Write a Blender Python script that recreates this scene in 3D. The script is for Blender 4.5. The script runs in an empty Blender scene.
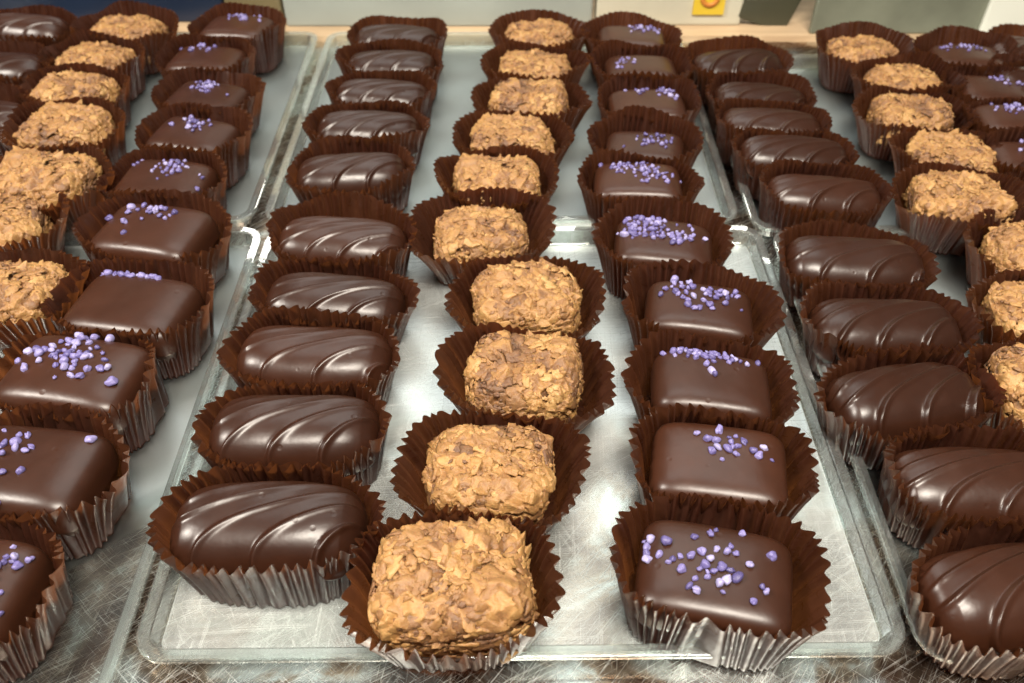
import bpy, math, random
import numpy as np
from mathutils import Vector, Matrix, Euler

CM = 0.01
scene = bpy.context.scene
C = scene.collection

# ------------------------------------------------------------------ camera
F_PX, PITCH, CAM_H = 850.0, math.radians(43.97), 15.1      # focal length in pixels, tilt below level, height (cm)
cam_d = bpy.data.cameras.new('camera')
cam = bpy.data.objects.new('camera', cam_d)
C.objects.link(cam)
cam_d.sensor_width = 36.0
cam_d.lens = F_PX / 1024.0 * 36.0
cam_d.clip_start, cam_d.clip_end = 0.005, 50.0
cam.location = (0, 0, CAM_H * CM)
cam.rotation_euler = (math.pi / 2 - PITCH, 0, 0)
cam_d.dof.use_dof = True
cam_d.dof.focus_distance = 0.175
cam_d.dof.aperture_fstop = 26.0
scene.camera = cam

# ------------------------------------------------------------------ light
world = bpy.data.worlds.new('World')
scene.world = world
world.use_nodes = True
world.node_tree.nodes['Background'].inputs[0].default_value = (0.90, 0.87, 0.82, 1)
world.node_tree.nodes['Background'].inputs[1].default_value = 0.08


def area(name, loc, target, sx, sy, power, color):
    d = bpy.data.lights.new(name, 'AREA')
    d.shape = 'RECTANGLE'
    d.size, d.size_y = sx * CM, sy * CM
    d.energy = power
    d.color = color
    o = bpy.data.objects.new(name, d)
    C.objects.link(o)
    o.location = Vector(loc) * CM
    o.rotation_euler = (Vector(target) - Vector(loc)).to_track_quat('-Z', 'Y').to_euler()
    return o


area('case_strip_lamp', (8, -9, 56), (2, 18, 0), 28, 10, 5.4, (1.0, 0.91, 0.79))
area('added_rear_light', (1, 42, 54), (1, 22, 0), 46, 24, .92, (0.97, 1.0, 0.96))  # broad light added to brighten the steel's reflection and the tray rims
area('added_rim_glint_light', (0, 92, 56), (0, 22, 0), 76, 5, .42, (1.0, 0.95, 0.86))  # unseen far strip, added so the lips at the tray seam catch glints
area('ceiling_lamp', (-44, 3, 50), (2, 20, 0), 12, 12, 3.6, (1.0, 0.92, 0.82))

scene.view_settings.view_transform = 'Standard'
scene.view_settings.look = 'None'
scene.view_settings.exposure = 0.34
scene.view_settings.gamma = 1.0
scene.render.engine = 'CYCLES'
scene.cycles.max_bounces = 10
scene.cycles.transparent_max_bounces = 24
scene.cycles.use_denoising = True
scene.render.resolution_x, scene.render.resolution_y = 1024, 683


# ------------------------------------------------------------------ helpers
def at(px, py, z=0.0):
    """the point at height z (cm) seen at that pixel of the photograph"""
    u, v = (px - 512.0) / F_PX, (py - 341.5) / F_PX
    dx = u
    dy = math.cos(PITCH) - v * math.sin(PITCH)
    dz = -math.sin(PITCH) - v * math.cos(PITCH)
    t = (z - CAM_H) / dz
    return (dx * t, dy * t)


def mesh_from(name, verts, faces, smooth=True, attrs=None):
    """verts in cm"""
    me = bpy.data.meshes.new(name)
    V = np.asarray(verts, dtype=np.float32) * CM
    if isinstance(faces, np.ndarray) and faces.ndim == 2:
        n, k = faces.shape
        me.vertices.add(len(V)); me.vertices.foreach_set('co', V.ravel())
        me.loops.add(n * k); me.loops.foreach_set('vertex_index', faces.ravel().astype(np.int32))
        me.polygons.add(n)
        me.polygons.foreach_set('loop_start', np.arange(0, n * k, k, dtype=np.int32))
        me.polygons.foreach_set('loop_total', np.full(n, k, dtype=np.int32))
        me.update(calc_edges=True)
    else:
        me.from_pydata([tuple(v) for v in V.tolist()], [], [tuple(f) for f in faces])
        me.update()
    if smooth:
        me.polygons.foreach_set('use_smooth', np.ones(len(me.polygons), dtype=bool))
    for an, arr in (attrs or {}).items():
        a = me.attributes.new(an, 'FLOAT', 'POINT')
        a.data.foreach_set('value', np.asarray(arr, dtype=np.float32))
    return me


def link(name, me, mat=None, parent=None, loc=None, rot=None, scale=None):
    o = bpy.data.objects.new(name, me)
    C.objects.link(o)
    if mat is not None and me is not None and len(me.materials) == 0:
        me.materials.append(mat)
    if parent is not None:
        o.parent = parent
    if loc is not None:
        o.location = Vector(loc) * CM
    if rot is not None:
        o.rotation_euler = rot
    if scale is not None:
        o.scale = scale
    return o


def tag(o, label=None, cat=None, group=None, kind=None):
    if label: o['label'] = label
    if cat: o['category'] = cat
    if group: o['group'] = group
    if kind: o['kind'] = kind
    return o


def box(x0, x1, y0, y1, z0, z1, bev=0.0, seg=2):
    import bmesh
    bm = bmesh.new()
    bmesh.ops.create_cube(bm, size=1)
    for v in bm.verts:
        v.co = Vector(((x0 + x1) / 2 + v.co.x * (x1 - x0), (y0 + y1) / 2 + v.co.y * (y1 - y0), (z0 + z1) / 2 + v.co.z * (z1 - z0))) * CM
    if bev:
        bmesh.ops.bevel(bm, geom=bm.edges[:], offset=bev * CM, segments=seg, affect='EDGES', profile=0.6)
    me = bpy.data.meshes.new('box')
    bm.to_mesh(me); bm.free()
    return me


# ------------------------------------------------------------------ materials
class Nodes:
    def __init__(s, name):
        s.m = bpy.data.materials.new(name)
        s.m.use_nodes = True
        s.t = s.m.node_tree
        s.t.nodes.clear()
        s.out = s.t.nodes.new('ShaderNodeOutputMaterial')

    def n(s, typ, **kw):
        nd = s.t.nodes.new(typ)
        for k, v in kw.items():
            if k.startswith('i_'):
                key = k[2:].replace('_', ' ')
                if key.isdigit(): key = int(key)
                nd.inputs[key].default_value = v
            else:
                setattr(nd, k, v)
        return nd

    def l(s, a, ai, b, bi):
        s.t.links.new(a.outputs[ai], b.inputs[bi])

    def ramp(s, src, si, stops):
        r = s.n('ShaderNodeValToRGB')
        e = r.color_ramp.elements
        while len(e) < len(stops): e.new(0.5)
        for k, (p, c) in enumerate(stops):
            e[k].position = p
            e[k].color = c if len(c) == 4 else (*c, 1)
        s.l(src, si, r, 0)
        return r

    def math(s, op, a, b=None, ai=0, bi=0, clamp=False):
        m = s.n('ShaderNodeMath', operation=op)
        m.use_clamp = clamp
        if isinstance(a, (int, float)): m.inputs[0].default_value = a
        else: s.l(a, ai, m, 0)
        if b is not None:
            if isinstance(b, (int, float)): m.inputs[1].default_value = b
            else: s.l(b, bi, m, 1)
        return m


def g(v): return (v, v, v)


def scratch_field(N, coord, ci, specs):
    """sum of thin streaks running at several angles; specs: (angle, across scale, along scale, lo, hi)"""
    total = None
    warp = N.n('ShaderNodeTexNoise', i_Scale=35.0, i_Detail=1.0)
    N.l(coord, ci, warp, 'Vector')
    wsub = N.n('ShaderNodeVectorMath', operation='SUBTRACT'); wsub.inputs[1].default_value = (.5, .5, .5)
    N.l(warp, 'Color', wsub, 0)
    wsc = N.n('ShaderNodeVectorMath', operation='SCALE'); wsc.inputs['Scale'].default_value = 0.0018
    N.l(wsub, 0, wsc, 0)
    add = N.n('ShaderNodeVectorMath', operation='ADD')
    N.l(coord, ci, add, 0); N.l(wsc, 0, add, 1)
    for ang, sx, sy, lo, hi in specs:
        r = N.n('ShaderNodeMapping'); r.inputs['Rotation'].default_value = (0, 0, math.radians(ang))
        N.l(add, 0, r, 'Vector')
        mp = N.n('ShaderNodeMapping'); mp.inputs['Scale'].default_value = (sx, sy, 1)
        mp.inputs['Location'].default_value = (ang * 3.7, ang * 1.3, 0)
        N.l(r, 0, mp, 'Vector')
        tx = N.n('ShaderNodeTexNoise', i_Scale=1.0, i_Detail=2.0, i_Roughness=0.6)
        N.l(mp, 0, tx, 'Vector')
        mr = N.n('ShaderNodeMapRange'); mr.inputs['From Min'].default_value = lo; mr.inputs['From Max'].default_value = hi
        N.l(tx, 'Fac', mr, 0)
        total = mr if total is None else N.math('ADD', total, mr)
    return total


def mat_steel():
    N = Nodes('scratched_steel')
    tc = N.n('ShaderNodeTexCoord')
    P = N.n('ShaderNodeBsdfPrincipled', i_Metallic=1.0)
    sc = scratch_field(N, tc, 'Object', [(38, 3800, 60, .57, .72), (-50, 3000, 75, .60, .74), (62, 3800, 50, .57, .72), (8, 3200, 120, .62, .76), (118, 3600, 140, .62, .76)])
    n1 = N.n('ShaderNodeTexNoise', i_Scale=42.0, i_Detail=5.0, i_Roughness=0.62, i_Distortion=0.6)
    N.l(tc, 'Object', n1, 'Vector')
    col = N.ramp(n1, 'Fac', [(.40, (.13, .075, .045)), (.47, (.34, .26, .19)), (.54, (.64, .67, .64))])  # brown patches: reflections of the chocolates put into the steel's base colour
    mix = N.n('ShaderNodeMix', data_type='RGBA'); mix.inputs['B'].default_value = (.86, .88, .86, 1)
    f = N.math('MULTIPLY', sc, 0.55, clamp=True)
    N.l(f, 0, mix, 'Factor'); N.l(col, 0, mix, 'A'); N.l(mix, 'Result', P, 'Base Color')
    n2 = N.n('ShaderNodeTexNoise', i_Scale=70.0, i_Detail=4.0); N.l(tc, 'Object', n2, 'Vector')
    rr = N.n('ShaderNodeMapRange'); rr.inputs['To Min'].default_value = .13; rr.inputs['To Max'].default_value = .34
    N.l(n2, 'Fac', rr, 0)
    ra = N.math('ADD', rr, N.math('MULTIPLY', sc, 0.14)); N.l(ra, 0, P, 'Roughness')
    b = N.n('ShaderNodeBump', i_Strength=0.12, i_Distance=0.0001)
    N.l(sc, 0, b, 'Height'); N.l(b, 0, P, 'Normal')
    N.l(P, 0, N.out, 0)
    return N.m


def mat_tray_floor(name, haze):
    """thin clear plastic sheet: mostly see-through, a sheen and fine whitish scratches"""
    N = Nodes(name)
    tc = N.n('ShaderNodeTexCoord')
    tr = N.n('ShaderNodeBsdfTransparent'); tr.inputs[0].default_value = (.93, .95, .945, 1)
    df = N.n('ShaderNodeBsdfDiffuse'); df.inputs[0].default_value = (.80, .83, .81, 1)
    gl = N.n('ShaderNodeBsdfGlossy', i_Roughness=0.3); gl.inputs[0].default_value = (.95, .97, .97, 1)
    sc = scratch_field(N, tc, 'Object', [(62, 3200, 48, .56, .74), (-28, 2800, 60, .60, .76), (88, 3400, 36, .55, .72), (3, 3000, 40, .58, .74)])
    n1 = N.n('ShaderNodeTexNoise', i_Scale=38.0, i_Detail=4.0, i_Roughness=.6); N.l(tc, 'Object', n1, 'Vector')
    cl = N.n('ShaderNodeMapRange'); cl.inputs['From Min'].default_value = .35; cl.inputs['From Max'].default_value = .7
    cl.inputs['To Min'].default_value = haze * .55; cl.inputs['To Max'].default_value = haze * 1.3
    N.l(n1, 'Fac', cl, 0)
    f = N.math('ADD', cl, N.math('MULTIPLY', sc, .015 + haze * .95), clamp=True)
    m1 = N.n('ShaderNodeMixShader'); N.l(f, 0, m1, 0); N.l(tr, 0, m1, 1); N.l(df, 0, m1, 2)
    fr = N.n('ShaderNodeFresnel', i_IOR=1.5)
    m2 = N.n('ShaderNodeMixShader'); N.l(fr, 0, m2, 0); N.l(m1, 0, m2, 1); N.l(gl, 0, m2, 2)
    N.l(m2, 0, N.out, 0)
    return N.m


def mat_rim():
    N = Nodes('clear_plastic')
    tc = N.n('ShaderNodeTexCoord')
    n1 = N.n('ShaderNodeTexNoise', i_Scale=160.0, i_Detail=3.0); N.l(tc, 'Object', n1, 'Vector')
    b = N.n('ShaderNodeBump', i_Strength=.05, i_Distance=.0006); N.l(n1, 'Fac', b, 'Height')
    gl = N.n('ShaderNodeBsdfGlass', i_IOR=1.47, i_Roughness=.03); gl.inputs[0].default_value = (.93, .97, .96, 1)
    N.l(b, 0, gl, 'Normal')
    tr = N.n('ShaderNodeBsdfTransparent'); tr.inputs[0].default_value = (.93, .96, .95, 1)
    df = N.n('ShaderNodeBsdfDiffuse'); df.inputs[0].default_value = (.8, .84, .82, 1)
    m0 = N.n('ShaderNodeMixShader', i_0=.10); N.l(tr, 0, m0, 1); N.l(df, 0, m0, 2)
    m1 = N.n('ShaderNodeMixShader', i_0=.5); N.l(m0, 0, m1, 1); N.l(gl, 0, m1, 2)
    N.l(m1, 0, N.out, 0)
    return N.m


def mat_choc(name, col, rough):
    N = Nodes(name)
    tc = N.n('ShaderNodeTexCoord')
    oi = N.n('ShaderNodeObjectInfo')
    P = N.n('ShaderNodeBsdfPrincipled')
    P.inputs['Specular IOR Level'].default_value = .5
    P.inputs['Subsurface Weight'].default_value = .08
    P.inputs['Subsurface Radius'].default_value = (1, .4, .25)
    P.inputs['Subsurface Scale'].default_value = .0006
    n1 = N.n('ShaderNodeTexNoise', i_Scale=110.0, i_Detail=4.0, i_Roughness=.6); N.l(tc, 'Object', n1, 'Vector')
    c = N.ramp(n1, 'Fac', [(.3, tuple(v * .86 for v in col)), (.7, tuple(v * 1.2 for v in col))])
    hv = N.n('ShaderNodeHueSaturation')
    vm = N.n('ShaderNodeMapRange'); vm.inputs['To Min'].default_value = .85; vm.inputs['To Max'].default_value = 1.2
    N.l(oi, 'Random', vm, 0); N.l(vm, 0, hv, 'Value'); N.l(c, 0, hv, 'Color'); N.l(hv, 0, P, 'Base Color')
    n2 = N.n('ShaderNodeTexNoise', i_Scale=240.0, i_Detail=3.0); N.l(tc, 'Object', n2, 'Vector')
    r = N.n('ShaderNodeMapRange'); r.inputs['To Min'].default_value = rough - .05; r.inputs['To Max'].default_value = rough + .09
    N.l(n2, 'Fac', r, 0); N.l(r, 0, P, 'Roughness')
    n3 = N.n('ShaderNodeTexNoise', i_Scale=420.0, i_Detail=2.0); N.l(tc, 'Object', n3, 'Vector')
    b = N.n('ShaderNodeBump', i_Strength=.12, i_Distance=.0004); N.l(n3, 'Fac', b, 'Height'); vo = N.n('ShaderNodeTexVoronoi', i_Scale=190.0); N.l(tc, 'Object', vo, 'Vector')
    pit = N.n('ShaderNodeMapRange'); pit.inputs['From Min'].default_value = .05; pit.inputs['From Max'].default_value = .13
    N.l(vo, 'Distance', pit, 0)
    n4 = N.n('ShaderNodeTexNoise', i_Scale=60.0, i_Detail=3.0); N.l(tc, 'Object', n4, 'Vector')
    b2 = N.n('ShaderNodeBump', i_Strength=.16, i_Distance=.00035)
    N.l(N.math('ADD', pit, N.math('MULTIPLY', n4, .9)), 0, b2, 'Height'); N.l(b, 0, b2, 'Normal'); N.l(b2, 0, P, 'Normal')
    N.l(P, 0, N.out, 0)
    return N.m


def mat_flake():
    N = Nodes('toasted_flakes')
    tc = N.n('ShaderNodeTexCoord')
    at_ = N.n('ShaderNodeAttribute', attribute_name='tone')
    P = N.n('ShaderNodeBsdfPrincipled', i_Roughness=.48)
    n1 = N.n('ShaderNodeTexNoise', i_Scale=420.0, i_Detail=5.0, i_Roughness=.7); N.l(tc, 'Object', n1, 'Vector')
    s = N.math('ADD', N.math('MULTIPLY', at_, .56, ai='Fac'), N.math('MULTIPLY', n1, .62))
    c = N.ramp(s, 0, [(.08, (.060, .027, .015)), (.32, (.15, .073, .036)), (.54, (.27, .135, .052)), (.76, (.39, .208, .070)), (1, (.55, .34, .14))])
    N.l(c, 0, P, 'Base Color')
    b = N.n('ShaderNodeBump', i_Strength=.8, i_Distance=.0007); N.l(n1, 'Fac', b, 'Height'); N.l(b, 0, P, 'Normal')
    P.inputs['Subsurface Weight'].default_value = .1
    P.inputs['Subsurface Scale'].default_value = .0008
    N.l(P, 0, N.out, 0)
    return N.m


def mat_cup():
    N = Nodes('glassine_paper')
    tc = N.n('ShaderNodeTexCoord')
    n1 = N.n('ShaderNodeTexNoise', i_Scale=180.0, i_Detail=4.0, i_Roughness=.65); N.l(tc, 'Object', n1, 'Vector')
    P = N.n('ShaderNodeBsdfPrincipled')
    c = N.ramp(n1, 'Fac', [(.3, (.022, .0085, .0055)), (.72, (.052, .020, .012))])
    N.l(c, 0, P, 'Base Color')
    r = N.n('ShaderNodeMapRange'); r.inputs['To Min'].default_value = .20; r.inputs['To Max'].default_value = .38
    N.l(n1, 'Fac', r, 0); N.l(r, 0, P, 'Roughness')
    P.inputs['Specular IOR Level'].default_value = .36
    P.inputs['Specular Tint'].default_value = (.90, .93, 1, 1)
    tl = N.n('ShaderNodeBsdfTranslucent'); tl.inputs[0].default_value = (.46, .145, .040, 1)
    b = N.n('ShaderNodeBump', i_Strength=.35, i_Distance=.0006); N.l(n1, 'Fac', b, 'Height')
    N.l(b, 0, P, 'Normal')
    m = N.n('ShaderNodeMixShader', i_0=.27); N.l(P, 0, m, 1); N.l(tl, 0, m, 2)
    N.l(m, 0, N.out, 0)
    return N.m


def mat_sugar():
    N = Nodes('violet_sugar')
    oi = N.n('ShaderNodeObjectInfo')
    tc = N.n('ShaderNodeTexCoord')
    P = N.n('ShaderNodeBsdfPrincipled', i_Roughness=.34)
    c = N.ramp(oi, 'Random', [(0, (.085, .070, .19)), (.35, (.155, .130, .32)), (.75, (.24, .21, .43)), (1, (.36, .33, .54))])
    N.l(c, 0, P, 'Base Color')
    P.inputs['Subsurface Weight'].default_value = .25
    P.inputs['Subsurface Radius'].default_value = (.6, .5, 1)
    P.inputs['Subsurface Scale'].default_value = .0006
    n1 = N.n('ShaderNodeTexNoise', i_Scale=900.0, i_Detail=2.0); N.l(tc, 'Object', n1, 'Vector')
    b = N.n('ShaderNodeBump', i_Strength=.25, i_Distance=.0003); N.l(n1, 'Fac', b, 'Height'); N.l(b, 0, P, 'Normal')
    N.l(P, 0, N.out, 0)
    return N.m


def mat_plain(name, col, rough=.5, metal=0.0, var=.15, scale=30.0, stretch=(1, 1, 1)):
    N = Nodes(name)
    tc = N.n('ShaderNodeTexCoord')
    mp = N.n('ShaderNodeMapping'); mp.inputs['Scale'].default_value = stretch; N.l(tc, 'Object', mp, 0)
    n1 = N.n('ShaderNodeTexNoise', i_Scale=scale, i_Detail=4.0); N.l(mp, 0, n1, 'Vector')
    P = N.n('ShaderNodeBsdfPrincipled', i_Roughness=rough, i_Metallic=metal)
    c = N.ramp(n1, 'Fac', [(.3, tuple(v * (1 - var) for v in col)), (.7, tuple(min(1, v * (1 + var)) for v in col))])
    N.l(c, 0, P, 'Base Color'); N.l(P, 0, N.out, 0)
    return N.m


M = dict(steel=mat_steel(), rim=mat_rim(), floor_hazy=mat_tray_floor('scuffed_clear_plastic', .15),
         floor=mat_tray_floor('clear_plastic_sheet', .0), swirl=mat_choc('dark_chocolate', (.030, .0100, .0048), .30),
         block=mat_choc('milk_chocolate', (.042, .0142, .0068), .33), core=mat_choc('praline_core', (.20, .10, .055), .5),
         flake=mat_flake(), cup=mat_cup(), sugar=mat_sugar())

# ------------------------------------------------------------------ counter and what stands behind it
o = link('counter_top', box(-60, 60, -20, 33.05, -2, 0), M['steel']); tag(o, kind='structure')
o = link('back_ledge', box(-60, 60, 33.052, 37.2, -2, .25), mat_plain('pale_wood', (.50, .36, .22), .45, var=.2, scale=18, stretch=(1, 9, 1))); tag(o, kind='structure')
o = link('floor', box(-90, 90, 37.3, 120, -14, -12), mat_plain('dull_floor', (.20, .21, .19), .6)); tag(o, kind='structure')
o = link('back_wall', box(-90, 90, 120, 122, -14, 40), mat_plain('grey_wall', (.42, .45, .42), .7)); tag(o, kind='structure')


def xspan(px0, px1, y):
    """x of two pixels at the top of the frame for a thing standing y cm away, z about 1"""
    D = y * math.cos(PITCH) + (CAM_H - 1) * math.sin(PITCH)
    return ((px0 - 512) * D / F_PX, (px1 - 512) * D / F_PX)


x0, x1 = xspan(-60, 222, 34.2)
o = link('navy_case_panel', box(x0, x1, 34.3, 34.9, .254, 9, .1), mat_plain('navy_paint', (.010, .020, .045), .35)); tag(o, 'dark navy blue panel standing behind the left trays', 'panel')
x0, x1 = xspan(226, 282, 34.2)
o = link('olive_post', box(x0, x1, 34.0, 35.1, .254, 9, .15), mat_plain('olive_paint', (.16, .13, .065), .5)); tag(o, 'olive brown post between the navy panel and the grey panel', 'post')
x0, x1 = xspan(285, 592, 34.2)
o = link('grey_case_panel', box(x0, x1, 33.9, 34.5, .254, 9, .1), mat_plain('grey_green_panel', (.30, .33, .30), .4, var=.08)); tag(o, 'wide grey green panel standing behind the centre tray', 'panel')
x0, x1 = xspan(596, 742, 34.2)
pr = link('beige_case_panel', box(x0, x1, 34.0, 34.6, .254, 9, .1), mat_plain('beige_panel', (.50, .48, .38), .5, var=.12)); tag(pr, 'beige panel with a yellow label, behind the centre tray', 'panel')
lx0, lx1 = xspan(692, 723, 34.2)
lb = link('yellow_label', box(lx0, lx1, 33.9, 33.996, .75, 5.2), mat_plain('yellow_card', (.62, .44, .03), .5, var=.05), pr)
cxm = (lx0 + lx1) / 2
ring = []
fs = []
for k in range(24):
    a_ = 2 * math.pi * k / 24
    for rr_ in (.22, .40):
        for yy in (33.85, 33.898):
            ring.append((cxm + rr_ * math.cos(a_), yy, 1.45 + rr_ * math.sin(a_)))
for k in range(24):
    a0, b0 = 4 * k, 4 * ((k + 1) % 24)
    fs += [(a0, a0 + 2, b0 + 2, b0), (a0 + 1, b0 + 1, b0 + 3, a0 + 3), (a0, b0, b0 + 1, a0 + 1), (a0 + 2, a0 + 3, b0 + 3, b0 + 2)]
link('round_mark', mesh_from('round_mark', ring, fs), mat_plain('orange_print', (.55, .20, .03), .5), lb)
x0, x1 = xspan(744, 800, 34.2)
o = link('dark_divider', box(-1.1, 1.1, -.2, .2, 0, 9, .08), mat_plain('dark_olive', (.05, .05, .03), .4), loc=((x0 + x1) / 2 - .4, 34.2, .26), rot=(0, math.radians(18), 0)); tag(o, 'dark slanting divider right of the beige panel', 'divider')
x0, x1 = xspan(790, 985, 33.4)
o = link('green_glass_panel', box(x0 + .9, x1 + 2, 33.2, 33.5, .254, 7, .08), mat_plain('dark_green_glass', (.17, .18, .135), .25, var=.3)); tag(o, 'dark green glass panel behind the right tray', 'panel')
x0, x1 = xspan(972, 1100, 33.4)
o = link('white_box', box(0, x1 - x0, 0, 5, 0, 3.8, .15), mat_plain('white_card', (.66, .68, .60), .5, var=.05), loc=(x0 + .3, 33.0, .27), rot=(0, 0, math.radians(-20))); tag(o, 'pale white box at the far right behind the trays', 'box')
x0, x1 = xspan(955, 1000, 38)
o = link('yellow_card', box(x0, x1, 38.2, 38.3, -2, 4.2), mat_plain('yellow_paper', (.85, .62, .05), .5, var=.05)); tag(o, 'small yellow card leaning behind the white box', 'card')


# ------------------------------------------------------------------ trays
def round_rect(w, d, r, n=8):
    pts = []
    for cx, cy, a0 in ((w / 2 - r, d / 2 - r, 0), (-w / 2 + r, d / 2 - r, 90), (-w / 2 + r, -d / 2 + r, 180), (w / 2 - r, -d / 2 + r, 270)):
        for k in range(n + 1):
            a = math.radians(a0 + 90 * k / n)
            pts.append((cx + r * math.cos(a), cy + r * math.sin(a), math.cos(a), math.sin(a)))
    return pts


PROFILE = [(-.02, .09), (.015, .12), (.06, .46), (.075, .49), (.105, .505), (.285, .505), (.31, .495), (.32, .47), (.32, .40), (.305, .385),
           (.165, .385), (.15, .37), (.09, .04), (.07, .022), (-.02, .02)]


def make_tray(label, cx, cy, w, d, rot, floor_mat):
    """w, d: outer size of the lip"""
    root = link('serving_tray', None, loc=(cx, cy, 0), rot=(0, 0, math.radians(rot)))
    tag(root, label, 'tray', 'clear trays of chocolates on the counter')
    iw, idp = w - .64, d - .64
    path = round_rect(iw, idp, .30)
    V, Fc = [], []
    m = len(PROFILE)
    for (x, y, nx, ny) in path:
        for (u, z) in PROFILE:
            V.append((x + nx * u, y + ny * u, z))
    n = len(path)
    for i in range(n):
        j = (i + 1) % n
        for k in range(m):
            l_ = (k + 1) % m
            Fc.append((i * m + k, j * m + k, j * m + l_, i * m + l_))
    rm = mesh_from('tray_rim', V, Fc)
    rm.set_sharp_from_angle(angle=math.radians(17))
    link('rim', rm, M['rim'], root)
    V, n = [], len(path)
    for z in (.022, .09):
        V += [(x - nx * .024, y - ny * .024, z) for (x, y, nx, ny) in path]
    Fc = [tuple(range(n - 1, -1, -1)), tuple(range(n, 2 * n))] + [(i, (i + 1) % n, n + (i + 1) % n, n + i) for i in range(n)]
    link('base_sheet', mesh_from('tray_base', V, Fc, smooth=False), floor_mat, root)
    return root


make_tray('front centre clear plastic tray with a scuffed bright base', .12, 13.45, 14.1, 12.9, .6, M['floor_hazy'])
make_tray('back centre clear plastic tray behind the front centre tray', -.32, 26.55, 13.95, 12.7, 0, M['floor'])
make_tray('front left clear plastic tray, only its right side in frame', -14.1, 11.9, 14.1, 15.9, .4, M['floor'])
make_tray('back left clear plastic tray beyond the front left tray', -14.55, 26.5, 13.9, 12.7, .4, M['floor'])
make_tray('front right clear plastic tray, cut by the right frame edge', 14.42, 13.35, 14.1, 12.9, -.2, M['floor'])
make_tray('back right clear plastic tray at the far right', 13.95, 25.3, 13.9, 11.2, -.6, M['floor'])


# ------------------------------------------------------------------ bodies
def cube_sphere(n):
    """unit directions and quads of a subdivided cube, welded"""
    t = np.linspace(-1, 1, n + 1)
    t = np.tan(t * math.pi / 4)
    key, V, Fc = {}, [], []
    for ax in range(3):
        for s in (-1, 1):
            idx = np.zeros((n + 1, n + 1), int)
            for i in range(n + 1):
                for j in range(n + 1):
                    p = [0, 0, 0]
                    p[ax] = s; p[(ax + 1) % 3] = t[i]; p[(ax + 2) % 3] = t[j]
                    kk = (round(p[0], 5), round(p[1], 5), round(p[2], 5))
                    if kk not in key:
                        key[kk] = len(V); V.append(p)
                    idx[i, j] = key[kk]
            q = np.stack([idx[:-1, :-1], idx[1:, :-1], idx[1:, 1:], idx[:-1, 1:]], -1).reshape(-1, 4)
            if s < 0: q = q[:, ::-1]
            Fc.append(q)
    V = np.array(V, float)
    return V / np.linalg.norm(V, axis=1)[:, None], np.concatenate(Fc)


def sup(V, a, b, c, p):
    D = V * np.array([a, b, c])
    r = (np.abs(D[:, 0] / a) ** p + np.abs(D[:, 1] / b) ** p + np.abs(D[:, 2] / c) ** p) ** (-1 / p)
    return D * r[:, None]


def smooth_noise(P, seed, freq, amp):
    r = np.random.default_rng(seed)
    out = np.zeros(len(P))
    for _ in range(7):
        k = r.normal(size=3) * freq
        out += np.sin(P @ k + r.uniform(0, 6.28))
    return out * amp / 7


CS_SW, CS_HI, CS_MID, CS_LOW = cube_sphere(116), cube_sphere(84), cube_sphere(52), cube_sphere(5)


def swirl_mesh(seed):
    r = np.random.default_rng(seed)
    V, Fc = CS_SW
    a, b, c = 1.78, .96, .84
    D = V * np.array([a, b, c])
    q = (np.abs(D[:, 1] / b) ** 2.5 + np.abs(D[:, 2] / c) ** 2.5) ** (1 / 2.5)
    rr = (np.abs(D[:, 0] / a) ** 3.6 + q ** 3.6) ** (-1 / 3.6)
    P = D * rr[:, None]
    nrm = np.stack([np.sign(P[:, 0]) * np.abs(P[:, 0] / a) ** 2.6 / a, P[:, 1] / b ** 2, P[:, 2] / c ** 2], 1)
    nrm /= np.linalg.norm(nrm, axis=1)[:, None]
    # angle round the section: 0 low on the near side, 1 low on the far side
    th = np.arctan2(P[:, 2] + .18, -P[:, 1])
    s = np.clip((th + .15) / (math.pi + .3), 0, 1)
    e_ = r.uniform(2.2, 2.6); _ = 0
    e_ = r.uniform(11.5, 14.5)
    hk = r.uniform(.45, .8)
    up, dn = np.maximum(0, s - .23), np.maximum(0, .23 - s) / .2
    sweep = e_ * up ** 2 + hk * dn ** 2
    slope = (2 * e_ * up - hk * 2 * dn / .2) / 3.0
    sp = r.uniform(.88, 1.2)
    ph = (P[:, 0] - sweep + r.uniform(0, 1.2) + .05 * np.sin(P[:, 1] * 3 + r.uniform(0, 6)) + .04 * np.sin(P[:, 0] * 2.1 + r.uniform(0, 6))) / sp
    cell = np.floor(ph)
    fr = ph - cell
    k_ = sp / np.sqrt(1 + slope ** 2)
    rnd = np.random.default_rng(seed + 50).uniform(.55, 1.25, 60)
    amp = rnd[(cell.astype(int) + 30) % 60]
    w_ = .07 / k_
    rise = np.clip(fr / w_, 0, 1)
    saw = rise * (1 - fr)
    ridge = np.exp(-((fr * k_ - .075) / .068) ** 2) + np.exp(-(((fr - 1) * k_ - .075) / .068) ** 2)
    fade = np.clip((P[:, 2] + .12) / .30, 0, 1) * np.clip((a * 1.0 - np.abs(P[:, 0])) / .35, 0, 1)
    fade *= np.clip(1.5 - s * 1.6, .12, 1)
    d = (saw * .13 + ridge * .058) * amp * fade
    d += smooth_noise(P, seed, 1.6, .05)
    P = P + nrm * d[:, None]
    low = P[:, 2] < 0
    P[low, 1] *= 1 - .24 * (-P[low, 2] / c); P[low, 0] *= 1 - .16 * (-P[low, 2] / c)
    P[:, 2] = np.maximum(P[:, 2], -c * .86)
    P[:, 2] += c * .86
    return mesh_from('swirled_chocolate', P, Fc)


BLK = dict(a=1.36, b=1.0, c=.68, p=5.0)


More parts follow.
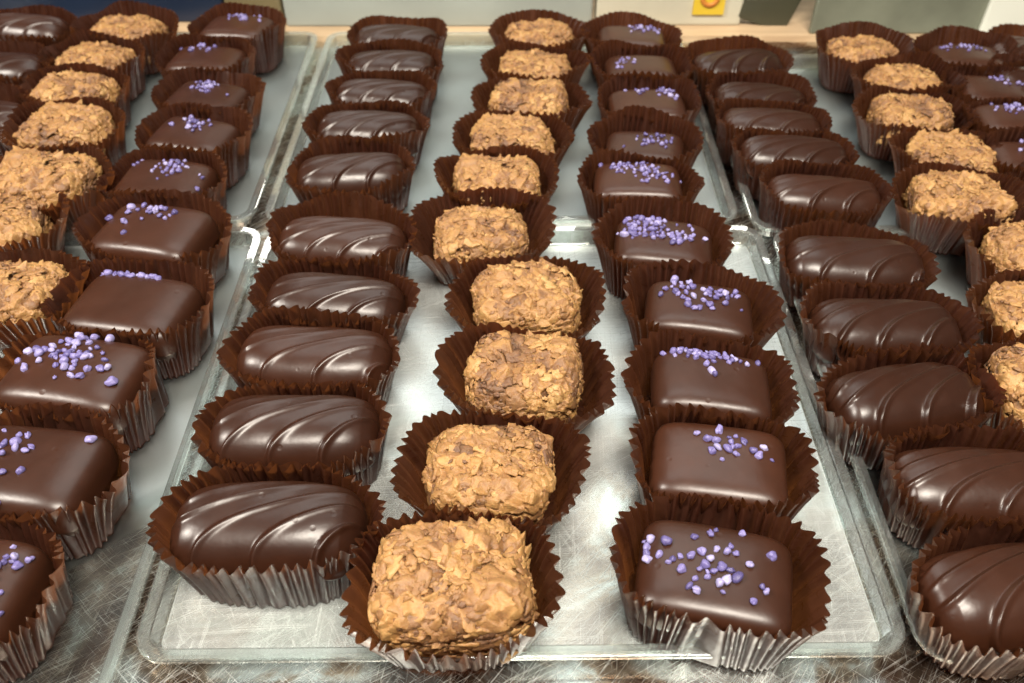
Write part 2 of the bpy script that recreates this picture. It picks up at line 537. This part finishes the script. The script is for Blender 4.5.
def block_mesh(seed, a, b, c):
    V, Fc = CS_MID
    D = V * np.array([a, b, c])
    q = (np.abs(D[:, 0] / a) ** 6.5 + np.abs(D[:, 1] / b) ** 6.5) ** (1 / 6.5)
    P = D * ((q ** 4.4 + np.abs(D[:, 2] / c) ** 4.4) ** (-1 / 4.4))[:, None]
    P[:, 2] += .06 * (1 - (P[:, 0] / a) ** 2) * (P[:, 2] > 0)
    P += V * smooth_noise(P, seed, 1.5, .035)[:, None]
    lo = P[:, 2] < 0
    P[lo, 0] *= 1 - .17 * (-P[lo, 2] / c); P[lo, 1] *= 1 - .22 * (-P[lo, 2] / c)
    P[:, 2] += c
    return mesh_from('chocolate_block', P, Fc)


def truffle_mesh(seed):
    r = np.random.default_rng(seed)
    V, Fc = CS_HI
    a, b, c = 1.30 * r.uniform(.97, 1.05), 1.08 * r.uniform(.95, 1.05), 0.85 * r.uniform(.96, 1.04)
    P = sup(V, a, b, c, 3.7)
    nrm = P / np.array([a * a, b * b, c * c]); nrm /= np.linalg.norm(nrm, axis=1)[:, None]
    P = P + nrm * smooth_noise(P, seed, 2.2, .16)[:, None]
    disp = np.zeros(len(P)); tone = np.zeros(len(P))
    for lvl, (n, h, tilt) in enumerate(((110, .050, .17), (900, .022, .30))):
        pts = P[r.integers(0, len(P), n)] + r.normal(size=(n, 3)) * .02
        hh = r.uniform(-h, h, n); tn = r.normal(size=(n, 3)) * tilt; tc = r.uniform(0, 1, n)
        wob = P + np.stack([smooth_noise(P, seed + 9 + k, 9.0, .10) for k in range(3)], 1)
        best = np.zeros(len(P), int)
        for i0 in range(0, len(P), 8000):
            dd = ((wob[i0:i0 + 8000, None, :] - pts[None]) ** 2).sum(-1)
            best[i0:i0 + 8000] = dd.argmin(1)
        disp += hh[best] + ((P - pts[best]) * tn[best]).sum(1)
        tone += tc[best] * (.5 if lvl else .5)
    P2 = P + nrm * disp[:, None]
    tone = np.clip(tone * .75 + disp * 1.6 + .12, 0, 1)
    V3, F3, T3 = [], [], []
    top = np.where(P[:, 2] > -c * .6)[0]
    # thin toasted flakes pressed onto the coating, their edges lifting a little
    for i in r.choice(top, 700, replace=False):
        nn = nrm[i] + r.normal(size=3) * .10; nn /= np.linalg.norm(nn)
        ref = r.normal(size=3); e1 = np.cross(nn, ref); e1 /= np.linalg.norm(e1); e2 = np.cross(nn, e1)
        R = r.uniform(.035, .10) if r.random() < .72 else r.uniform(.11, .28)
        k = int(r.integers(11, 17)); asp = r.uniform(.5, 1.0)
        base = len(V3); lift = r.uniform(-.008, .022); cen = P[i]
        t0 = float(np.clip(.5 + 3.2 * smooth_noise(P[i][None], seed + 3, 3.0, .3)[0] + r.normal() * .13, .02, 1))
        rq = R * r.uniform(.50, 1.15, k); an = 2 * math.pi * (np.arange(k) + r.uniform(-.3, .3, k)) / k
        ringp = cen + e1 * (rq * np.cos(an))[:, None] + e2 * (rq * asp * np.sin(an))[:, None]
        mid = cen + (ringp - cen) * .5
        tdir = r.normal(size=3) * .13
        for pts_, off in ((cen[None], .012), (mid, .012), (ringp, .006), (ringp, -.022)):
            q_ = (np.abs(pts_[:, 0] / a) ** 3.7 + np.abs(pts_[:, 1] / b) ** 3.7 + np.abs(pts_[:, 2] / c) ** 3.7) ** (-1 / 3.7)
            on = pts_ * q_[:, None]
            on = on + nrm[i] * (smooth_noise(on, seed, 2.2, .16) + lift + off + ((on - cen) @ tdir))[:, None]
            on = on + nrm[i] * r.normal(size=len(on))[:, None] * .006
            for v_ in on: V3.append(v_); T3.append(min(1, t0 + r.uniform(-.06, .06)))
        A = base; Bm = base + 1; Br = Bm + k; Bl = Br + k
        for q in range(k):
            w = (q + 1) % k
            F3.append((A, Bm + q, Bm + w))
            F3.append((Bm + q, Br + q, Br + w)); F3.append((Bm + q, Br + w, Bm + w))
            F3.append((Br + q, Bl + q, Bl + w)); F3.append((Br + q, Bl + w, Br + w))
    for Q in (P2, V3_ := np.array(V3)):
        low = Q[:, 2] < 0
        Q[low, 0] *= 1 - .12 * (-Q[low, 2] / c); Q[low, 1] *= 1 - .15 * (-Q[low, 2] / c)
    V3 = V3_
    lo = -c * .92
    P2[:, 2] = np.maximum(P2[:, 2], lo)
    P2[:, 2] -= lo
    V3[:, 2] = np.maximum(V3[:, 2] - lo, .02)
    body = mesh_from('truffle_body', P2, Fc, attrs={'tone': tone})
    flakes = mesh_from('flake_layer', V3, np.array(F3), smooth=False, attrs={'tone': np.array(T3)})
    return body, flakes


def crystal_mesh(seed):
    V, Fc = CS_LOW
    r = np.random.default_rng(seed)
    P = V * np.array([1.0, r.uniform(.72, .95), r.uniform(.6, .85)])
    P = P + V * smooth_noise(V, seed, 2.0, .62)[:, None]
    for _ in range(4):                              # a few broken flat faces
        d = r.normal(size=3); d /= np.linalg.norm(d)
        h = P @ d; m = h > .74
        P[m] -= np.outer(h[m] - .74, d) * .8
    return mesh_from('sugar_crystal', P, Fc)


SWIRLS = [swirl_mesh(s) for s in (3, 8, 21, 34, 41, 57)]
TRUFFLES = [truffle_mesh(s) for s in (5, 12, 19, 27, 33)]
CRYSTALS = [crystal_mesh(s) for s in (1, 2, 3, 4, 5, 6)]
for me in SWIRLS: me.materials.append(M['swirl'])
for b_, f_ in TRUFFLES: b_.materials.append(M['flake']); f_.materials.append(M['flake'])
for me in CRYSTALS: me.materials.append(M['sugar'])


# ------------------------------------------------------------------ paper cups
def cup_mesh(seed, near, far, half=2.12, H=1.42, base=(1.45, 1.0), squareness=2.5):
    """pleated oval cup; near / far: rim half-depths towards and away from the viewer; half: rim half-width"""
    r = np.random.default_rng(seed)
    N = int(r.integers(44, 50)); SUB = 6; K = N * SUB
    t = np.linspace(0, 2 * math.pi, K, endpoint=False)
    # arc-length-like spacing of the pleats round the oval
    t = t + .12 * np.sin(2 * t)
    ct, st = np.cos(t), np.sin(t)
    e = 2.0 / 2.5; eb = 2.0 / squareness
    bx_, by_ = np.sign(ct) * np.abs(ct) ** eb, np.sign(st) * np.abs(st) ** eb
    ux, uy = np.sign(ct) * np.abs(ct) ** e, np.sign(st) * np.abs(st) ** e
    nx, ny = ct * 1.0, st * 1.35
    nn = np.hypot(nx, ny); nx /= nn; ny /= nn
    pl = np.arange(K) / SUB
    jit = r.normal(size=N) * .24
    phase = (pl + np.interp(pl, np.arange(N + 1), np.append(jit, jit[0]))) % 1.0
    tri = 1 - 4 * np.abs(phase - .5)
    wave = np.sin(tri * math.pi / 2)
    pamp = np.interp(pl, np.arange(N + 1), np.append(a_ := r.uniform(.55, 1.35, N), a_[0]))
    by = np.where(st > 0, min(base[1] * 1.02, far * .96), min(base[1] * 1.02, near * .98))
    ry = np.where(st > 0, far, near)
    lowf = sum(r.uniform(.012, .032) * np.sin(k * t + r.uniform(0, 6.28)) for k in (2, 3, 4, 5))
    hf = sum(r.uniform(.02, .05) * np.sin(k * t + r.uniform(0, 6.28)) for k in (1, 2, 3, 5))
    V = [(0, 0, 0)]
    V = []
    levels = [0, .05, .14, .26, .4, .54, .68, .8, .9, 1.0]
    for L in levels:
        f = L ** 1.12
        ax = base[0] + (half - base[0]) * f
        ay = by + (ry - by) * f
        am = (.034 + .056 * L ** .8) * pamp * wave
        bl = (1 - L) ** 1.0
        x = ax * (ux * (1 - bl) + bx_ * bl) * (1 + lowf * L) + nx * am
        y = ay * (uy * (1 - bl) + by_ * bl) * (1 + lowf * L * .6) + ny * am
        z = np.full(K, H * L) * (1 + hf * L + .05 * np.maximum(0, st)) - .02 * L * wave * pamp + .01
        curl = .05 * max(0, L - .8) / .2
        V.append(np.stack([x + nx * curl, y + ny * curl * .4, z], 1))
    V = np.concatenate(V)
    nl = len(levels)
    i = np.arange(K); j = (i + 1) % K
    Fq = np.concatenate([np.stack([l * K + i, l * K + j, (l + 1) * K + j, (l + 1) * K + i], 1) for l in range(nl - 1)])
    # floor of the cup: one inner ring closed by a centre fan made of quads pairs
    V = np.concatenate([V, V[:K] * np.array([.5, .5, 1]) + np.array([0, 0, 0]), np.array([[0, 0, .01]])])
    ri = nl * K
    Fq = np.concatenate([Fq, np.stack([i, ri + i, ri + j, j], 1)])
    c = ri + K
    i2 = np.arange(0, K, 2)
    Fq = np.concatenate([Fq, np.stack([ri + i2, np.full(len(i2), c), ri + (i2 + 2) % K, ri + i2 + 1], 1)])
    return mesh_from('pleated_cup', V, Fq)


ROWS = [
    # name, tray words, kind, [(px, py, angle, size, tiltx, tilty, extra)], nearest first
    dict(where='left row of the front centre tray', kind='S', items=[
        (271, 527, -1, 1.03, 0, 0), (296, 433, 2, 1.0, 0, 0), (314, 359, -4, .99, 0, 0), (334, 300, -6, .97, 0, 0), (342, 242, -8, .97, 0, 0)]),
    dict(where='middle row of the front centre tray', kind='T', items=[
        (452, 580, 0, 1.06, 0, 0), (492, 465, -5, .96, 0, 0), (527, 371, -7, .97, 0, 0), (526, 294, 3, .99, 0, 0), (481, 229, 5, .92, 0, 0)]),
    dict(where='right row of the front centre tray', kind='L', items=[
        (715, 581, -13, 1.03, 0, 0, [(-.15, 0, .42, .42, 34), (.7, .2, .3, .4, 3), (-.95, .2, .08, .3, 4)]),
        (719, 470, -10, 1.0, 0, 0, [(.05, .35, .35, .25, 15), (.5, .2, .2, .1, 4)]),
        (709, 392, -8, .95, 0, 0, [(-.35, .75, .35, .12, 26), (.25, .6, .5, .12, 9), (-.05, .2, .1, .2, 3)]),
        (697, 317, -9, .95, 0, 0, [(-.35, .45, .25, .22, 16), (.35, .3, .28, .22, 16), (-.1, -.2, .3, .2, 6)]),
        (662, 250, -9, .95, 0, 0, [(-.5, .4, .32, .35, 42), (.1, .15, .35, .3, 24), (.9, .1, .1, .1, 1)])]),
    dict(where='row on the front left tray', kind='L', items=[
        (-46, 597, -6, 1.08, 0, 0, [(.72, .35, .14, .3, 12), (.6, -.3, .2, .3, 3)]),
        (30, 481, -7, 1.08, 0, 0, [(-.3, .1, .25, .5, 20), (.75, .75, .08, .08, 1)]),
        (78, 386, -8, 1.1, 0, 0, [(-.15, .45, .28, .35, 34), (.15, -.1, .45, .3, 12), (-.8, .1, .12, .2, 4)]),
        (134, 315, -10, 1.08, 0, 0, [(-.35, .85, .28, .06, 18), (-.7, .9, .08, .05, 4)]),
        (157, 243, -12, 1.08, 0, 0, [(.1, .5, .35, .2, 12), (-.5, .1, .3, .3, 6)])]),
    dict(where='far left row of the front left tray', kind='T', items=[
        (6, 293, 0, .98, 0, 0), (-8, 224, 5, .98, 0, 0)]),
    dict(where='left row of the front right tray', kind='S', items=[
        (1016, 592, 8, .98, 0, 0), (978, 484, -2, .96, 0, 0), (905, 400, 10, .96, 0, 0), (885, 328, -2, .98, 0, 0), (853, 264, -7, .98, 0, 0)]),
    dict(where='outer row of the front right tray', kind='T', items=[
        (1058, 384, 0, .98, 0, 0), (1050, 310, 0, .98, 0, 0), (1042, 250, 8, .98, 0, 0)]),
    dict(where='left row of the back centre tray', kind='S', items=[
        (352, 173, 6, .92, 0, 0), (368, 131, 0, .92, 0, 0), (382, 97, -5, .9, 0, 0), (392, 67, -4, .9, 0, 0), (398, 41, -4, .9, 0, 0)]),
    dict(where='middle row of the back centre tray', kind='T', items=[
        (497, 177, 3, .92, 0, 0), (512, 136, -3, .94, 0, 0), (531, 100, -3, .96, 0, 0), (535, 65, -3, .94, 0, 0), (540, 34, -3, .94, 0, 0)]),
    dict(where='right row of the back centre tray', kind='L', items=[
        (638, 188, -4, .93, 0, 0, [(-.2, .5, .45, .25, 40), (.35, 0, .35, .35, 26)]),
        (645, 150, -8, .88, 0, 0, [(.15, .2, .3, .35, 22)]),
        (647, 110, 2, .92, 0, 0, [(.6, .5, .25, .25, 16), (-.1, .6, .25, .2, 6)]),
        (641, 74, 0, .92, 0, 0, [(-.5, .2, .25, .3, 14)]),
        (631, 44, -3, .92, 0, 0, [(.35, .5, .45, .25, 24)])]),
    dict(where='right row of the back left tray', kind='L', items=[
        (166, 186, -8, .98, 0, 0, [(.05, .5, .18, .4, 30), (-.7, .6, .12, .2, 3), (.9, -.1, .1, .2, 3)]),
        (194, 143, -14, .95, 0, 0, [(-.05, .3, .3, .3, 18)]),
        (208, 102, -14, .95, 0, 0, [(-.15, .5, .25, .35, 26), (.7, 0, .1, .1, 1)]),
        (207, 64, -8, .95, 0, 0, [(-.3, .5, .4, .2, 14)]),
        (239, 35, -8, .95, 0, 0, [(.0, .5, .35, .3, 20)])]),
    dict(where='middle row of the back left tray', kind='T', items=[
        (42, 182, -6, 1.06, 0, 0), (66, 128, -6, 1.0, 0, 0), (76, 91, -10, .96, 0, 0), (95, 58, -14, .96, 0, 0), (127, 30, -12, .96, 0, 0)]),
    dict(where='far left row of the back left tray', kind='S', items=[
        (-20, 116, -8, .92, 0, 0), (2, 68, -10, .92, 0, 0), (27, 30, -10, .94, 0, 0)]),
    dict(where='left row of the back right tray', kind='S', items=[
        (822, 196, -6, .92, 0, 0), (792, 157, -6, .92, 0, 0), (770, 127, -6, .9, 0, 0), (760, 99, -5, .88, 0, 0), (737, 66, 8, .92, 0, 0)]),
    dict(where='middle row of the back right tray', kind='T', items=[
        (962, 197, -8, .98, 0, 0), (955, 154, -8, .93, 0, 0), (912, 112, -3, .93, 0, 0), (906, 80, -3, .92, 0, 0), (864, 49, -3, .9, 0, 0)]),
    dict(where='outer row of the back right tray', kind='L', items=[
        (1032, 163, -6, .9, 0, 0, [(0, .3, .3, .3, 12)]),
        (1016, 126, -6, .9, 0, 0, [(-.1, .4, .3, .3, 24)]),
        (992, 94, -6, .9, 0, 0, [(.2, .5, .3, .25, 14)]),
        (966, 64, -6, .9, 0, 0, [(-.1, .5, .35, .25, 24)])]),
    dict(where='far right row of the back right tray', kind='S', items=[
        (1040, 84, -6, .9, 0, 0), (1030, 52, -6, .9, 0, 0)]),
]
ORD = {5: ['nearest', 'second nearest', 'middle', 'second farthest', 'farthest'], 4: ['nearest', 'second nearest', 'second farthest', 'farthest'],
       3: ['nearest', 'middle', 'farthest'], 2: ['nearer', 'farther']}
KINDW = {'S': ('swirled_chocolate', 'glossy ridged dark chocolate', 'ridged dark chocolates in cups', 1.15),
         'T': ('flaked_truffle', 'golden flaked truffle', 'flake-coated truffles in cups', 1.38),
         'L': ('sprinkled_chocolate', 'flat violet-sprinkled chocolate', 'chocolates with violet sugar crystals', 1.15)}
CUPW = {'S': 'ridged chocolate', 'T': 'flaked truffle', 'L': 'violet-sprinkled chocolate'}
TRAY_Z = .094
cnt = {'S': 0, 'T': 0, 'L': 0}
seed = 100
for row in ROWS:
    kind = row['kind']
    name, words, grp, zc = KINDW[kind]
    pts = [at(it[0], it[1], zc) for it in row['items']]
    n = len(pts)
    for k, it in enumerate(row['items']):
        seed += 1
        rnd = random.Random(seed)
        px, py, ang, s, tx, ty = it[:6]
        x, y = pts[k]
        gap_far = (pts[k + 1][1] - y) if k + 1 < n else 9
        gap_near = (y - pts[k - 1][1]) if k else 9
        want_far = {'S': 1.26, 'T': 1.5, 'L': 1.56}[kind]; want_near = {'S': 1.20, 'T': 1.52, 'L': 1.14}[kind]
        lo_ = {'S': 1.12, 'T': 1.16, 'L': 1.06}[kind] * s
        far = max(lo_, min(want_far, gap_far - want_near * .98)) * rnd.uniform(.98, 1.03)
        near = max(lo_, want_near if gap_near > 2.6 else min(want_near, gap_near * .52)) * rnd.uniform(.98, 1.02)
        half = {'S': 1.93, 'T': 1.90, 'L': 1.80}[kind] * (.6 + .4 * s) * rnd.uniform(.96, 1.04) * (.95 if 'back' in row['where'] else 1.0)
        Hc = {'S': 1.36, 'T': 1.42, 'L': 1.48}[kind] * rnd.uniform(.95, 1.05) * (1.03 if 'back' in row['where'] else 1.03)
        basex = {'S': 1.68, 'T': 1.38, 'L': 1.44}[kind] * s
        ca = ang + rnd.uniform(-3, 3)
        cup = link('paper_cup', cup_mesh(seed, near, far, half, Hc, (basex, {'S': 1.06, 'T': 1.02, 'L': 1.02}[kind] * s), {'S': 2.7, 'T': 3.0, 'L': 3.6}[kind]), M['cup'],
                   loc=(x, y, TRAY_Z), rot=(0, 0, math.radians(ca)))
        tag(cup, f"brown cup under {ORD[n][k]} {CUPW[kind]}, {row['where']}", 'paper cup', 'brown pleated paper cups')
        z0 = TRAY_Z + .035
        rot = (math.radians(tx + rnd.uniform(-2, 2)), math.radians(ty + rnd.uniform(-2, 2)), math.radians(ang))
        i = cnt[kind]; cnt[kind] += 1
        label = f"{words}, {ORD[n][k]} in the {row['where']}"
        if kind == 'S':
            o = link(name, SWIRLS[(i * 5 + i // 6) % 6], None, loc=(x, y, z0), rot=rot, scale=(s, s, s * rnd.uniform(.96, 1.06)))
        elif kind == 'T':
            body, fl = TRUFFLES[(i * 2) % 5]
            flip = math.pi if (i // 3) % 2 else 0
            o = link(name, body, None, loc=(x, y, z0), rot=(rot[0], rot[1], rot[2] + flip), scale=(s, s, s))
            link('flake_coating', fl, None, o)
        else:
            a, b, c = BLK['a'], BLK['b'], BLK['c'] * rnd.uniform(.95, 1.08)
            o = link(name, block_mesh(seed, a, b, c), M['block'], loc=(x, y, z0 + .1), rot=rot, scale=(s, s, s))
            placed = []
            for (ux, uy, sx, sy, num) in it[6]:
                for _ in range(num):
                    for _try in range(30):
                        qx, qy = (ux + rnd.gauss(0, sx * .74)) * a, (uy + rnd.gauss(0, sy * .74)) * b
                        if abs(qx / a) > .99 or abs(qy / b) > .99: continue
                        rr_ = rnd.uniform(.046, .104) * (.84 if 'back' in row['where'] else 1.0) * (1.0 if rnd.random() > .18 else 1.2)
                        tt = (abs(qx / a) ** 6.5 + abs(qy / b) ** 6.5) ** (4.4 / 6.5)
                        if tt > .93: continue
                        if all((qx - p[0]) ** 2 + (qy - p[1]) ** 2 > ((rr_ + p[2]) * .68) ** 2 for p in placed): break
                    else:
                        continue
                    qz = c + c * (1 - tt) ** (1 / 4.4) + .06 * (1 - (qx / a) ** 2) + rr_ * .28
                    placed.append((qx, qy, rr_))
                    link('sugar_crystal', CRYSTALS[rnd.randrange(6)], None, o, loc=(qx, qy, qz),
                         rot=(rnd.uniform(-.6, .6), rnd.uniform(-.6, .6), rnd.uniform(0, 6.28)), scale=(rr_, rr_, rr_))
        tag(o, label, words.split()[-1] if kind == 'T' else 'chocolate', grp)
        if kind == 'T': o['category'] = 'truffle'
print('items', cnt)
